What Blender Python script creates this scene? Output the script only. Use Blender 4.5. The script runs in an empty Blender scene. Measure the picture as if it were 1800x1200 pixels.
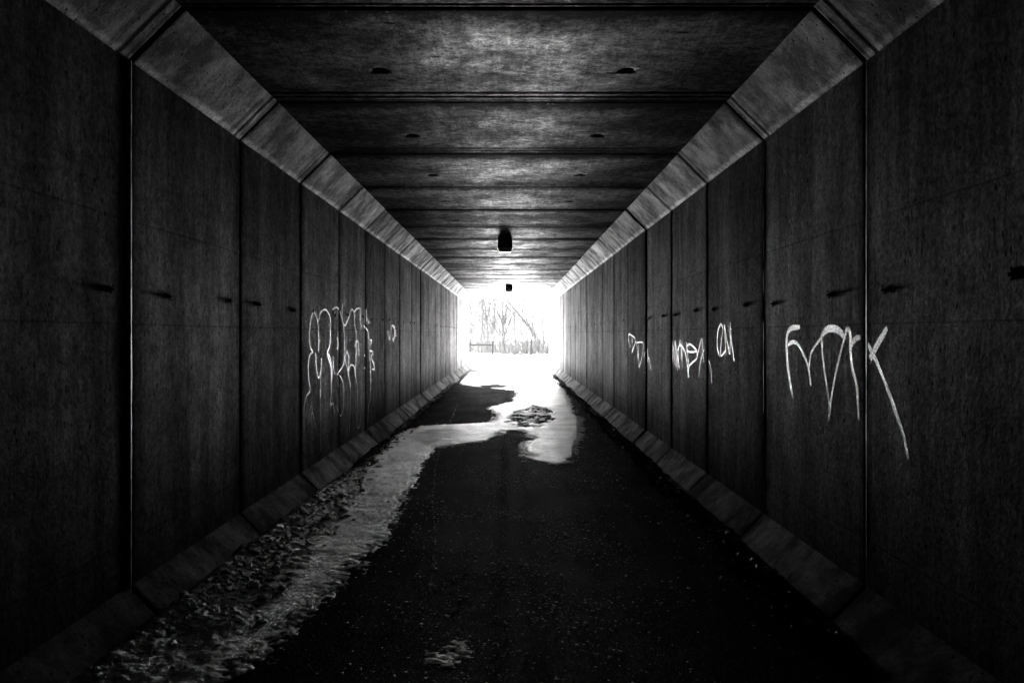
import bpy, math, random
import numpy as np
random.seed(7); rng = np.random.default_rng(11)

# ------------------------------------------------------------------ camera, light, exposure
S = 1.5                     # length of one precast tunnel section, metres
U = 3.66 / 3183.0           # tunnel cross-section unit in metres
F_PX = 1304.6               # focal length for an 1800 px wide frame
VPX, VPY = 897.0, 587.0
CAM_Z = 1256 * U
XL, XR = -1643 * U, 1540 * U            # wall planes
ZC = (1256 + 1408) * U                  # ceiling
HT, HB = 230 * U, 168 * U               # upper / lower haunch size
Y0 = 2.46 * S                           # first joint in view
K_END = 20                              # last section ends here
Y_END = Y0 + K_END * S
K_BACK = -9

scene = bpy.context.scene
cam_data = bpy.data.cameras.new('camera')
cam = bpy.data.objects.new('camera', cam_data)
scene.collection.objects.link(cam)
scene.camera = cam
cam.location = (0, 0, CAM_Z)
cam.rotation_euler = (math.radians(90), 0, 0)
cam_data.sensor_width = 36.0
cam_data.lens = F_PX / 1800 * 36
cam_data.shift_x = (900 - VPX) / 1800
cam_data.shift_y = (VPY - 600) / 1800
cam_data.clip_start = 0.05
cam_data.clip_end = 3000

SUN_EL, SUN_AZ = math.radians(38), math.radians(-25)     # azimuth measured from +Y (ahead of the camera)
world = bpy.data.worlds.new('World'); scene.world = world; world.use_nodes = True
wn = world.node_tree.nodes; wl = world.node_tree.links
sky = wn.new('ShaderNodeTexSky'); sky.sky_type = 'NISHITA'; sky.sun_disc = False
sky.sun_elevation = SUN_EL; sky.sun_rotation = SUN_AZ; sky.air_density = 2.2; sky.dust_density = 7.0
bw = wn.new('ShaderNodeRGBToBW')                          # monochrome photograph
wl.new(sky.outputs['Color'], bw.inputs['Color'])
wl.new(bw.outputs['Val'], wn['Background'].inputs['Color'])
wn['Background'].inputs['Strength'].default_value = 0.05

sd = bpy.data.lights.new('sun', 'SUN'); sd.energy = 5.0; sd.angle = math.radians(3); sd.color = (1, 1, 1)
sun = bpy.data.objects.new('sun', sd); scene.collection.objects.link(sun)
sun.rotation_euler = (math.radians(90) - SUN_EL, 0, math.pi - SUN_AZ)

scene.view_settings.view_transform = 'Standard'
scene.view_settings.look = 'None'
scene.view_settings.gamma = 1
scene.view_settings.use_curve_mapping = False
scene.view_settings.exposure = 7.1
scene.render.engine = 'CYCLES'
cy = scene.cycles
cy.max_bounces = 14; cy.diffuse_bounces = 10; cy.glossy_bounces = 6; cy.transparent_max_bounces = 12
cy.sample_clamp_indirect = 0.8
cy.caustics_reflective = False
cy.surface_guiding_probability = 0.75
cy.use_denoising = True
cy.use_guiding = True
cy.use_adaptive_sampling = False

# ------------------------------------------------------------------ helpers
COL = scene.collection
def tag(o, label=None, cat=None, group=None, kind=None):
    for k, v in (('label', label), ('category', cat), ('group', group), ('kind', kind)):
        if v: o[k] = v
    return o
def empty(name, loc=(0, 0, 0)):
    o = bpy.data.objects.new(name, None); COL.objects.link(o); o.location = loc; o.empty_display_size = .2
    return o
def link_mesh(name, me, parent=None):
    o = bpy.data.objects.new(name, me); COL.objects.link(o)
    if parent: o.parent = parent
    return o
def obj(name, V, Fc, mat, parent=None, smooth=False, uv=None):
    me = bpy.data.meshes.new(name)
    if isinstance(V, np.ndarray) and isinstance(Fc, np.ndarray):
        n = Fc.shape[1]
        me.vertices.add(len(V)); me.vertices.foreach_set('co', V.astype(np.float32).ravel())
        me.loops.add(Fc.size); me.loops.foreach_set('vertex_index', Fc.astype(np.int32).ravel())
        me.polygons.add(len(Fc)); me.polygons.foreach_set('loop_start', np.arange(0, Fc.size, n, dtype=np.int32))
        me.update(calc_edges=True)
    else:
        me.from_pydata([tuple(v) for v in V], [], [tuple(f) for f in Fc])
    if uv is not None:
        l = me.uv_layers.new(name='uv')
        idx = np.empty(len(me.loops), dtype=np.int32); me.loops.foreach_get('vertex_index', idx)
        l.data.foreach_set('uv', np.asarray(uv, dtype=np.float32)[idx].ravel())
    me.validate()
    me.materials.append(mat)
    if smooth: me.polygons.foreach_set('use_smooth', [True] * len(me.polygons))
    me.update()
    return link_mesh(name, me, parent)

def hash2(ix, iy, seed):
    h = (ix.astype(np.int64) * 374761393 + iy.astype(np.int64) * 668265263 + seed * 1274126177) & 0xffffffff
    h = ((h ^ (h >> 13)) * 1274126177) & 0xffffffff
    return ((h ^ (h >> 16)) & 0xffff) / 65535.0
def vnoise(x, y, seed=0):
    x = np.asarray(x, float); y = np.asarray(y, float)
    ix = np.floor(x); iy = np.floor(y); fx = x - ix; fy = y - iy
    fx = fx * fx * (3 - 2 * fx); fy = fy * fy * (3 - 2 * fy)
    a = hash2(ix, iy, seed); b = hash2(ix + 1, iy, seed); c = hash2(ix, iy + 1, seed); d = hash2(ix + 1, iy + 1, seed)
    return (a * (1 - fx) + b * fx) * (1 - fy) + (c * (1 - fx) + d * fx) * fy
def fbm(x, y, seed=0, octs=4, gain=.5):
    s = 0; a = 1; t = 0
    for i in range(octs):
        s = s + a * vnoise(x * 2 ** i + 13.7 * i, y * 2 ** i + 7.3 * i, seed + i); t += a; a *= gain
    return s / t

def box(V, Fc, x0, x1, y0, y1, z0, z1):
    n = len(V)
    V += [(x0, y0, z0), (x1, y0, z0), (x1, y1, z0), (x0, y1, z0), (x0, y0, z1), (x1, y0, z1), (x1, y1, z1), (x0, y1, z1)]
    Fc += [(n, n + 3, n + 2, n + 1), (n + 4, n + 5, n + 6, n + 7), (n, n + 1, n + 5, n + 4), (n + 1, n + 2, n + 6, n + 5), (n + 2, n + 3, n + 7, n + 6), (n + 3, n, n + 4, n + 7)]
def tube(V, Fc, pts, rads, n=6, cap=True):
    base = len(V); pts = [np.array(p, float) for p in pts]
    for i, (p, r) in enumerate(zip(pts, rads)):
        d = pts[min(i + 1, len(pts) - 1)] - pts[max(i - 1, 0)]
        d /= max(np.linalg.norm(d), 1e-9)
        a = np.cross(d, (0, 0, 1.0))
        if np.linalg.norm(a) < .1: a = np.cross(d, (1.0, 0, 0))
        a /= np.linalg.norm(a); b = np.cross(d, a)
        for k in range(n):
            t = 2 * math.pi * k / n
            V.append(tuple(p + r * (math.cos(t) * a + math.sin(t) * b)))
    for i in range(len(pts) - 1):
        for k in range(n):
            q = (k + 1) % n
            Fc.append((base + i * n + k, base + i * n + q, base + (i + 1) * n + q, base + (i + 1) * n + k))
    if cap:
        Fc.append(tuple(base + k for k in range(n)))
        Fc.append(tuple(base + (len(pts) - 1) * n + k for k in range(n))[::-1])

def floor_pt(px, py):                     # point of the photographed floor -> metres
    d = 1256.0 / (py - VPY)
    return ((px - VPX) * d * U, d * S)

# ------------------------------------------------------------------ materials
class NB:
    def __init__(s, name):
        s.m = bpy.data.materials.new(name); s.m.use_nodes = True
        s.t = s.m.node_tree; s.n = s.t.nodes; s.l = s.t.links; s.b = s.n['Principled BSDF']
    def new(s, t, **kw):
        n = s.n.new(t)
        for k, v in kw.items(): setattr(n, k, v)
        return n
    def link(s, a, b): s.l.new(a, b)
    def pos(s): return s.new('ShaderNodeNewGeometry').outputs['Position']
    def mapv(s, v, scale, loc=(0, 0, 0)):
        n = s.new('ShaderNodeMapping'); s.link(v, n.inputs['Vector'])
        n.inputs['Scale'].default_value = scale; n.inputs['Location'].default_value = loc
        return n.outputs['Vector']
    def noise(s, v, scale=1, detail=6, rough=.6, dist=0):
        n = s.new('ShaderNodeTexNoise'); s.link(v, n.inputs['Vector'])
        n.inputs['Scale'].default_value = scale; n.inputs['Detail'].default_value = detail
        n.inputs['Roughness'].default_value = rough; n.inputs['Distortion'].default_value = dist
        return n.outputs['Fac']
    def voro(s, v, scale, feature='F1'):
        n = s.new('ShaderNodeTexVoronoi'); s.link(v, n.inputs['Vector']); n.inputs['Scale'].default_value = scale
        n.feature = feature
        return n.outputs['Distance']
    def math(s, op, a, b=None, c=None, clamp=False):
        n = s.new('ShaderNodeMath', operation=op, use_clamp=clamp)
        for i, v in enumerate((a, b, c)):
            if v is None: continue
            if isinstance(v, (int, float)): n.inputs[i].default_value = v
            else: s.link(v, n.inputs[i])
        return n.outputs[0]
    def ramp(s, v, a, b, lo=0.0, hi=1.0):
        n = s.new('ShaderNodeMapRange'); s.link(v, n.inputs['Value'])
        n.inputs['From Min'].default_value = a; n.inputs['From Max'].default_value = b
        n.inputs['To Min'].default_value = lo; n.inputs['To Max'].default_value = hi
        return n.outputs[0]
    def grey(s, v):
        n = s.new('ShaderNodeCombineColor')
        for i in range(3): s.link(v, n.inputs[i])
        return n.outputs[0]
    def bump(s, h, strength, dist, prev=None):
        n = s.new('ShaderNodeBump'); s.link(h, n.inputs['Height'])
        n.inputs['Strength'].default_value = strength; n.inputs['Distance'].default_value = dist
        if prev is not None: s.link(prev, n.inputs['Normal'])
        return n.outputs[0]
    def rough_matt(s, col, rough, normal, mix=.5, alpha=None):
        """weathered matt mineral surface: half even scatter, half broad forward sheen, both of its own grey"""
        c = s.grey(col) if not isinstance(col, (int, float)) else None
        df = s.new('ShaderNodeBsdfDiffuse'); gl = s.new('ShaderNodeBsdfAnisotropic'); mx = s.new('ShaderNodeMixShader')
        df.inputs['Roughness'].default_value = .6; gl.inputs['Roughness'].default_value = rough; mx.inputs[0].default_value = mix
        for n in (df, gl):
            if c is not None: s.link(c, n.inputs['Color'])
            else: n.inputs['Color'].default_value = (col, col, col, 1)
            s.link(normal, n.inputs['Normal'])
        s.link(df.outputs[0], mx.inputs[1]); s.link(gl.outputs[0], mx.inputs[2]); out = mx.outputs[0]
        if alpha is not None:
            tr = s.new('ShaderNodeBsdfTransparent'); m2 = s.new('ShaderNodeMixShader')
            s.link(alpha, m2.inputs[0]); s.link(tr.outputs[0], m2.inputs[1]); s.link(out, m2.inputs[2]); out = m2.outputs[0]
        s.link(out, s.n['Material Output'].inputs['Surface'])
        return s.m
    def fin(s, col=None, rough=None, normal=None, spec=.5):
        if col is not None:
            if isinstance(col, (int, float)): s.b.inputs['Base Color'].default_value = (col, col, col, 1)
            else: s.link(s.grey(col), s.b.inputs['Base Color'])
        if rough is not None:
            if isinstance(rough, (int, float)): s.b.inputs['Roughness'].default_value = rough
            else: s.link(rough, s.b.inputs['Roughness'])
        if normal is not None: s.link(normal, s.b.inputs['Normal'])
        s.b.inputs['Specular IOR Level'].default_value = spec
        return s.m

def joint_dist(N, P):
    """distance in metres to the nearest joint between two sections (the joints are where they are in the world)"""
    sep = N.new('ShaderNodeSeparateXYZ'); N.link(P, sep.inputs[0])
    t = N.math('DIVIDE', N.math('SUBTRACT', sep.outputs[1], Y0), S)
    f = N.math('FRACT', N.math('ADD', t, 50.0))
    d = N.math('MULTIPLY', N.math('MINIMUM', f, N.math('SUBTRACT', 1.0, f)), S)
    return sep, f, d

def relief(N, P, kind, hf):
    hs = N.noise(N.mapv(P, {'wall': (9, 50, 32), 'ceiling': (60, 44, 9), 'haunch': (50, 60, 50)}[kind]), 1, 6, .75)
    n1 = N.bump(hs, .8, {'wall': .0065, 'ceiling': .010, 'haunch': .006}[kind])
    n1 = N.bump(hf, .7, .0032, n1)
    return n1
def concrete(kind):
    N = NB('concrete_' + kind); P = N.pos()
    sep, f, jd = joint_dist(N, P)
    if kind == 'wall': st = (1, 12, 1.6); st2 = (1, 40, 7.0)
    elif kind == 'ceiling': st = (12, 1.6, 1); st2 = (40, 3.5, 1)
    else: st = (2.2, 2.6, 2.2); st2 = (12, 14, 12)
    big = N.noise(P, 1.1, 6, .62)
    mid = N.noise(N.mapv(P, (1, 1, 1), (3, 9, 4)), 6.5, 8, .72)
    streak = N.noise(N.mapv(P, st), 1, 5, .62)
    streak2 = N.noise(N.mapv(P, st2), 1, 4, .6)
    fine = N.noise(P, 70, 4, .7)
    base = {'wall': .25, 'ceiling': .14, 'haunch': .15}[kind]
    v = N.math('MULTIPLY', N.ramp(big, .3, .7, .62, 1.3), N.ramp(streak, .32, .70, .84, 1.16))
    wnz = N.new('ShaderNodeTexWhiteNoise'); wnz.noise_dimensions = '1D'
    N.link(N.math('FLOOR', N.math('DIVIDE', N.math('SUBTRACT', sep.outputs[1], Y0), S)), wnz.inputs['W'])
    v = N.math('MULTIPLY', v, N.ramp(wnz.outputs['Value'], 0, 1, .74, 1.26))
    v = N.math('MULTIPLY', v, N.ramp(mid, .35, .65, .76, 1.24))
    v = N.math('MULTIPLY', v, N.ramp(streak2, .35, .65, .84, 1.16))
    v = N.math('MULTIPLY', v, N.ramp(fine, .35, .65, .72, 1.28))
    # darker towards every joint, with a ragged edge
    dj = N.math('ADD', jd, N.math('MULTIPLY', N.math('SUBTRACT', mid, .5), .16))
    v = N.math('MULTIPLY', v, N.ramp(dj, 0.0, .11, .42, 1.0))
    # small dark air holes
    pits = N.voro(N.mapv(P, (1, 1, .6) if kind == 'wall' else (1, 1, 1)), 24)
    pm = N.math('MULTIPLY', N.ramp(pits, .14, .22, 0.0, 1.0), 1.0)
    psel = N.ramp(N.noise(P, 9, 2), .48, .54, 1.0, 0.0)
    pm = N.math('MAXIMUM', pm, psel)
    v = N.math('MULTIPLY', v, N.ramp(pm, 0, 1, .35, 1.0))
    h2 = None
    if kind == 'wall':
        # formwork seams: thin level lines
        seams = None
        for z in (1.492, 2.008, .42):
            wob = N.math('ADD', sep.outputs[2], N.math('MULTIPLY', N.math('SUBTRACT', big, .5), .012))
            s_ = N.ramp(N.math('ABSOLUTE', N.math('SUBTRACT', wob, z)), .002, .007, 0.0, 1.0)
            seams = s_ if seams is None else N.math('MINIMUM', seams, s_)
        v = N.math('MULTIPLY', v, N.ramp(seams, 0, 1, .68, 1.0)); h2 = seams
        # grimy splash zone low on the wall
        v = N.math('MULTIPLY', v, N.ramp(N.math('ADD', sep.outputs[2], N.math('MULTIPLY', big, .5)), .3, .95, .70, 1.0))
    if kind == 'ceiling':
        rag = N.noise(N.mapv(P, (3.5, 2.5, 1), (2, 5, 0)), 1, 7, .7)
        scab = N.noise(N.mapv(P, (13, 17, 1), (2, 5, 0)), 1, 8, .82)
        damp = N.noise(N.mapv(P, (1.3, 1.6, 1), (7, 1, 0)), 1, 5, .6)
        # ragged damp band on the far side of every joint
        v = N.math('MULTIPLY', v, N.ramp(N.math('ADD', f, N.math('MULTIPLY', N.math('SUBTRACT', rag, .5), .42)), .07, .16, .30, 1.0))
        v = N.math('MULTIPLY', v, N.ramp(damp, .44, .56, .55, 1.25))
        v = N.math('MULTIPLY', v, N.ramp(scab, .43, .57, .55, 1.5))
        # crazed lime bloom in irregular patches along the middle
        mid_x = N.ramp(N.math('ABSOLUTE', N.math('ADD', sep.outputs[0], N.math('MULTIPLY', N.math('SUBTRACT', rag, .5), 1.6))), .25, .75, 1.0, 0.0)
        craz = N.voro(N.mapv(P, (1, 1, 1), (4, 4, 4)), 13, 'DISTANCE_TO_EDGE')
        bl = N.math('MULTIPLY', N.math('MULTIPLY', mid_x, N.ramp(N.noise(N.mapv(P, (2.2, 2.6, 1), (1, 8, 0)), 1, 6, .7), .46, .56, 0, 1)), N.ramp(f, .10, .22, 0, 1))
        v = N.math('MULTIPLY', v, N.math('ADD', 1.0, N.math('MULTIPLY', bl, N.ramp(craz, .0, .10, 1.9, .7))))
        # short dark spalls
        spl = N.math('MULTIPLY', N.ramp(N.voro(N.mapv(P, (5, 12, 1)), 1), .14, .22, 1, 0), N.ramp(rag, .50, .56, 0, 1))
        v = N.math('MULTIPLY', v, N.ramp(spl, 0, 1, 1.0, .25))
        wx = N.math('ADD', sep.outputs[0], N.math('MULTIPLY', N.math('SUBTRACT', big, .5), .02))
        seams = None
        for x in (-1.30, -.42, .47, 1.12):
            s_ = N.ramp(N.math('ABSOLUTE', N.math('SUBTRACT', wx, x)), .002, .008, 0.0, 1.0)
            seams = s_ if seams is None else N.math('MINIMUM', seams, s_)
        v = N.math('MULTIPLY', v, N.ramp(seams, 0, 1, .8, 1.0)); h2 = seams
        # sheen down the middle of the slab put into the colour, darker to both sides
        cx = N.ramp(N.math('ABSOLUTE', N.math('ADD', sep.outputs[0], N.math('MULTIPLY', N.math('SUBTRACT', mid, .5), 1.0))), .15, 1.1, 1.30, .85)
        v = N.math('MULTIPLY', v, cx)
        # flaking worn skin near each joint
        fl = N.math('MULTIPLY', N.ramp(N.noise(N.mapv(P, (5, 22, 1)), 1, 5, .75), .50, .60, 0, 1), N.ramp(f, .55, .95, 0.0, 1.0))
        v = N.math('MULTIPLY', v, N.ramp(fl, 0, 1, 1.0, .62)); 
    if kind == 'haunch':
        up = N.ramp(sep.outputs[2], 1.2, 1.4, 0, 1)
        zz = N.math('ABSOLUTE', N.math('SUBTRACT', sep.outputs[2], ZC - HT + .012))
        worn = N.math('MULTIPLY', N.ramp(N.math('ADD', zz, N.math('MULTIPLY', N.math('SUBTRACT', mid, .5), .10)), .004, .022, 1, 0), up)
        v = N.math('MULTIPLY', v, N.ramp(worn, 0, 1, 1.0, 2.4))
        grime = N.noise(N.mapv(P, (2.5, 3, 2.5), (5, 5, 5)), 1, 7, .72)
        v = N.math('MULTIPLY', v, N.ramp(grime, .42, .58, .50, 1.35))
    if kind == 'wall':
        # broad pale run-down streaks and darker damp patches, darker just beyond each joint
        run = N.noise(N.mapv(P, (1, 4.5, .35), (3, 3, 3)), 1, 6, .68)
        v = N.math('MULTIPLY', v, N.ramp(run, .42, .60, .78, 1.28))
        v = N.math('MULTIPLY', v, N.ramp(N.math('ADD', f, N.math('MULTIPLY', N.math('SUBTRACT', run, .5), .12)), .0, .10, .55, 1.0))
        spk = N.noise(N.mapv(P, (30, 32, 30)), 1, 3, .8)
        v = N.math('MULTIPLY', v, N.ramp(spk, .40, .60, .70, 1.30))
    # white lime spots and runs beside the joints
    sp = N.ramp(N.voro(N.mapv(P, (1, 1, .35) if kind == 'wall' else (1, 1, 1)), 21), .09, .15, 1.0, 0.0)
    sel = N.math('MULTIPLY', N.ramp(N.noise(P, 4.3, 2), .50, .60, 0, 1), N.ramp(jd, .03, .09, 1.0, 0.04))
    lime = N.math('MULTIPLY', sp, sel)
    v = N.math('MULTIPLY', v, base)
    v = N.math('ADD', v, N.math('MULTIPLY', lime, .5), clamp=True)
    v = N.math('MAXIMUM', v, .03)
    # relief
    n1 = relief(N, P, kind, N.math('ADD', fine, N.math('MULTIPLY', pm, .8)))
    if h2 is not None: n1 = N.bump(h2, .5, .0015, n1)
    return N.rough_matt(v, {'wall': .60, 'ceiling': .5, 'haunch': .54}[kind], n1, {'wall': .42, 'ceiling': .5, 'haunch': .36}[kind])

M = {}
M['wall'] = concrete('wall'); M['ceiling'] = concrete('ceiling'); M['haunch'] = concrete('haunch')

N = NB('mortar'); P = N.pos(); n_ = N.noise(P, 25, 5, .7)
M['mortar'] = N.rough_matt(N.ramp(n_, .3, .7, .40, .80), .5, N.bump(n_, .7, .004), .6)
N = NB('joint_gasket'); P = N.pos(); n_ = N.noise(P, 30, 4)
M['gasket'] = N.fin(N.ramp(n_, .3, .7, .015, .06), .8, N.bump(n_, .5, .004))
N = NB('shell_concrete'); M['shell'] = N.fin(N.ramp(N.noise(N.pos(), 3), .3, .7, .18, .26), .85)
N = NB('rusty_iron'); P = N.pos(); n_ = N.noise(P, 60, 4)
M['iron'] = N.fin(N.ramp(n_, .3, .7, .02, .06), .55, N.bump(n_, .5, .002))
N = NB('painted_housing'); n_ = N.noise(N.pos(), 20, 3)
M['housing'] = N.fin(N.ramp(n_, .3, .7, .018, .035), .5)
N = NB('pale_trim'); M['trim'] = N.fin(N.ramp(N.noise(N.pos(), 30), .3, .7, .5, .65), .5)
N = NB('frosted_lens'); M['lens'] = N.fin(N.ramp(N.noise(N.pos(), 15), .3, .7, .75, .85), .3)
tl = N.new('ShaderNodeBsdfTranslucent'); tl.inputs['Color'].default_value = (.95, .95, .95, 1)
mx = N.new('ShaderNodeMixShader'); mx.inputs[0].default_value = .7
N.link(N.b.outputs[0], mx.inputs[1]); N.link(tl.outputs[0], mx.inputs[2]); N.link(mx.outputs[0], N.n['Material Output'].inputs['Surface'])
N = NB('label_paper'); M['label'] = N.fin(N.ramp(N.noise(N.pos(), 60), .3, .7, .85, .92), .6)
N = NB('label_ink'); M['ink'] = N.fin(N.ramp(N.noise(N.pos(), 60), .3, .7, .02, .04), .6)

def asphalt():
    N = NB('asphalt'); P = N.pos(); sep = N.new('ShaderNodeSeparateXYZ'); N.link(P, sep.inputs[0])
    big = N.noise(P, 1.3, 4); mid = N.noise(N.mapv(P, (6, 1.2, 1)), 1, 5); fine = N.noise(P, 120, 3, .7)
    agg = N.voro(P, 95)
    v = N.math('MULTIPLY', N.ramp(big, .3, .7, .75, 1.25), N.ramp(mid, .3, .7, .75, 1.25))
    v = N.math('MULTIPLY', v, N.ramp(agg, .1, .6, 1.5, .6))
    v = N.math('MULTIPLY', v, .075)
    # scattered pale stone chips in the surface
    chip = N.math('MULTIPLY', N.ramp(N.voro(P, 42), .10, .16, 1.0, 0.0), N.ramp(N.noise(P, 6, 3), .52, .62, 0, 1))
    v = N.math('ADD', v, N.math('MULTIPLY', chip, .55))
    # two dark wheel tracks polished down the middle
    for xt in (-.07, .14):
        dxt = N.math('ABSOLUTE', N.math('SUBTRACT', N.math('ADD', sep.outputs[0], N.math('MULTIPLY', N.math('SUBTRACT', big, .5), .06)), xt))
        v = N.math('MULTIPLY', v, N.ramp(N.math('ADD', dxt, N.math('MULTIPLY', N.math('SUBTRACT', fine, .5), .09)), .0, .09, .68, 1.0))
    n1 = N.bump(agg, .7, .006); n1 = N.bump(fine, .6, .003, n1); n1 = N.bump(N.noise(P, 14, 4), .6, .008, n1)
    return N.rough_matt(v, .5, n1, .6)
M['asphalt'] = asphalt()

def snow(name, lo, hi, rough, bumpd, spec=.5, coat=.5):
    N = NB(name); P = N.pos()
    dirt = N.noise(P, 2.2, 6, .7); sp = N.noise(P, 38, 4, .7); grit = N.voro(P, 60)
    v = N.ramp(dirt, .32, .62, lo, hi)
    v = N.math('MULTIPLY', v, N.ramp(sp, .3, .6, .75, 1.05))
    g = N.math('MULTIPLY', N.ramp(grit, .10, .18, 1, 0), N.ramp(N.noise(P, 5, 3), .48, .6, 0, 1))
    v = N.math('MULTIPLY', v, N.ramp(g, 0, 1, 1.0, .25))
    n1 = N.bump(sp, .7, bumpd * .6); n1 = N.bump(N.noise(N.mapv(P, (8, 9.5, 9)), 1, 9, .72, .3), .9, bumpd * 1.9, n1)
    n1 = N.bump(N.noise(P, 150, 2), .5, bumpd * .4, n1)
    return N.rough_matt(v, rough, n1, coat)
M['bank'] = snow('dirty_snow', .60, .96, .32, .030, 1.0, .92)
M['ice'] = snow('packed_ice', .50, .88, .36, .0055, 1.0, .6)
M['field'] = snow('field_snow', .78, .84, .6, .004)

N = NB('bark'); P = N.pos(); n_ = N.noise(N.mapv(P, (1, 1, .3)), 14, 4)
M['bark'] = N.rough_matt(N.ramp(n_, .3, .7, .022, .038), .8, N.bump(n_, .6, .02), .1)
N = NB('brush'); P = N.pos(); n_ = N.noise(P, 3, 4)
M['brush'] = N.rough_matt(N.ramp(n_, .3, .7, .03, .055), .8, N.bump(n_, .2, .01), .1)
N = NB('dark_steel'); n_ = N.noise(N.pos(), 18, 3)
M['steel'] = N.rough_matt(N.ramp(n_, .3, .7, .008, .014), .7, N.bump(n_, .2, .004), .1)
N = NB('dead_leaves'); P = N.pos(); n_ = N.noise(P, 21, 4)
M['leaf'] = N.fin(N.ramp(n_, .3, .7, .03, .16), .6, N.bump(n_, .5, .003))
N = NB('salt_grains'); n_ = N.noise(N.pos(), 9, 3)
M['grain'] = N.fin(N.ramp(n_, .35, .65, .7, .95), .4, spec=1.0)
M['grain'] = N.rough_matt(N.ramp(n_, .35, .65, .7, .95), .42, N.bump(n_, .1, .001), .85)
N = NB('earth_snow'); n_ = N.noise(N.pos(), .8, 6)
M['earth'] = N.fin(N.ramp(n_, .4, .55, .25, .75), .85)

def spray(name, albedo, dens):
    """matt white paint whose edges break up into overspray (uv.x runs across the stroke)"""
    N = NB(name); P = N.pos()
    uvn = N.new('ShaderNodeUVMap'); uvn.uv_map = 'uv'; sp = N.new('ShaderNodeSeparateXYZ'); N.link(uvn.outputs[0], sp.inputs[0])
    d = N.math('ABSOLUTE', N.math('SUBTRACT', sp.outputs[0], .5))          # 0 centre, .5 edge
    g = N.noise(P, 260, 3, .7); g2 = N.noise(P, 22, 3)
    a = N.math('SUBTRACT', N.ramp(d, .20, .5, 1.45, -.15), N.math('MULTIPLY', N.math('SUBTRACT', g, .45), 1.6))
    a = N.math('ADD', a, N.ramp(g2, .3, .6, dens - 1.3, dens - 1))
    a = N.math('ADD', a, N.ramp(sp.outputs[1], .45, 1.0, -.6, 0))             # thins out at the ends of a stroke
    a = N.ramp(a, .2, .55, 0, 1)
    g3 = N.noise(P, 90, 4, .75)
    a = N.math('MULTIPLY', a, N.ramp(g3, .36, .54, .45, 1.0))
    return N.rough_matt(N.math('MULTIPLY', N.ramp(g3, .3, .6, .88, 1.0), albedo), .40, relief(N, P, 'wall', N.noise(P, 70, 4, .7)), .7, a)
M['paint'] = spray('white_spray_paint', .92, 1.05)
M['paint_faint'] = spray('thin_spray_paint', .85, .85)

# ------------------------------------------------------------------ ground and path
G = []
def build_ground():
    # snowy field beyond the portal, one sheet to the horizon, with a hole-free path of its own below the tunnel
    ys = np.concatenate([np.linspace(-60, Y_END, 12), np.linspace(Y_END + .6, 90, 90), np.linspace(95, 1600, 24)])
    xs = np.concatenate([-np.geomspace(1500, 22, 14), np.linspace(-20, 20, 90), np.geomspace(22, 1500, 14)])
    X, Y = np.meshgrid(xs, ys)
    Z = -.05 + 0 * X
    out = np.clip((Y - Y_END - 1.0) / 4, 0, 1)
    Z = Z + out * (.05 + .10 * (fbm(X * .35, Y * .35, 5) - .45) + .05 * (fbm(X * 1.3, Y * 1.3, 8) - .5))
    Z = Z + out * .55 * np.exp(-((X + 7.0) / 3.2) ** 2) * np.clip((Y - 40) / 8, 0, 1) * (Y < 90)
    V = np.stack([X, Y, Z], -1).reshape(-1, 3)
    ny, nx = X.shape
    i = np.arange(ny - 1)[:, None] * nx + np.arange(nx - 1)[None]
    Fc = np.stack([i, i + 1, i + nx + 1, i + nx], -1).reshape(-1, 4)
    tag(obj('snowy_ground', V, Fc, M['field'], smooth=True), kind='structure')
build_ground()

def build_path():
    xa, xb = XL + HB - .25, XR - HB + .25
    ys = np.concatenate([np.linspace(Y0 + K_BACK * S, 2, 16), np.linspace(2.02, 14, 320), np.linspace(14.1, Y_END + 1.2, 80)])
    xs = np.linspace(xa, xb, 130)
    X, Y = np.meshgrid(xs, ys)
    Z = .0015 * (fbm(X * 3, Y * 1.5, 21) - .5) + .003 * (fbm(X * 14, Y * 14, 22) - .5)
    # two shallow wheel ruts
    for xr in (-.10, .13):
        Z = Z - .006 * np.exp(-((X - xr) / .05) ** 2)
    V = np.stack([X, Y, Z], -1).reshape(-1, 3); ny, nx = X.shape
    i = np.arange(ny - 1)[:, None] * nx + np.arange(nx - 1)[None]
    Fc = np.stack([i, i + 1, i + nx + 1, i + nx], -1).reshape(-1, 4)
    tag(obj('path', V, Fc, M['asphalt'], smooth=True), kind='structure')
build_path()

# ------------------------------------------------------------------ the tunnel
tunnel = empty('tunnel', (0, 0, 0))
tag(tunnel, 'long dark box tunnel of precast concrete sections with chamfered corners, leading to the snow', 'tunnel')
ZT0 = ZC - HT
prof = [(XL + HB + .06, -.06), (XL, HB), (XL, ZT0), (XL + HT, ZC), (XR - HT, ZC), (XR, ZT0), (XR, HB), (XR - HB - .06, -.06)]
prof = [np.array(p) for p in prof]
def outn(a, b):                      # outward normal of an edge walked left-bottom -> over the top -> right-bottom
    d = (b - a) / np.linalg.norm(b - a); return np.array([-d[1], d[0]])
edge_n = [outn(prof[i], prof[i + 1]) for i in range(7)]
mit = []
for i in range(8):
    if i == 0: m = edge_n[0]
    elif i == 7: m = edge_n[6]
    else:
        m = edge_n[i - 1] + edge_n[i]; m = m / (m @ edge_n[i])
    mit.append(m)
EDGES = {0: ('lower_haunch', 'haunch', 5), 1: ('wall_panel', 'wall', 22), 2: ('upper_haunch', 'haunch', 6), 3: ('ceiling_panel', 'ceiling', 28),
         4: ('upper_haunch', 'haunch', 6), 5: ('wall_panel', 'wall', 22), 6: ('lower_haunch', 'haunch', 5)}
TT = np.array([.004, .007, .012, .022, .05, .12, .25, .40, .52, .63, .70, .78, .86, .93, .985, 1.04, 1.12, 1.19, 1.235, 1.28, 1.315, 1.345, 1.375, 1.40, 1.43, 1.455, 1.474, 1.486, 1.492, 1.496])
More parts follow.
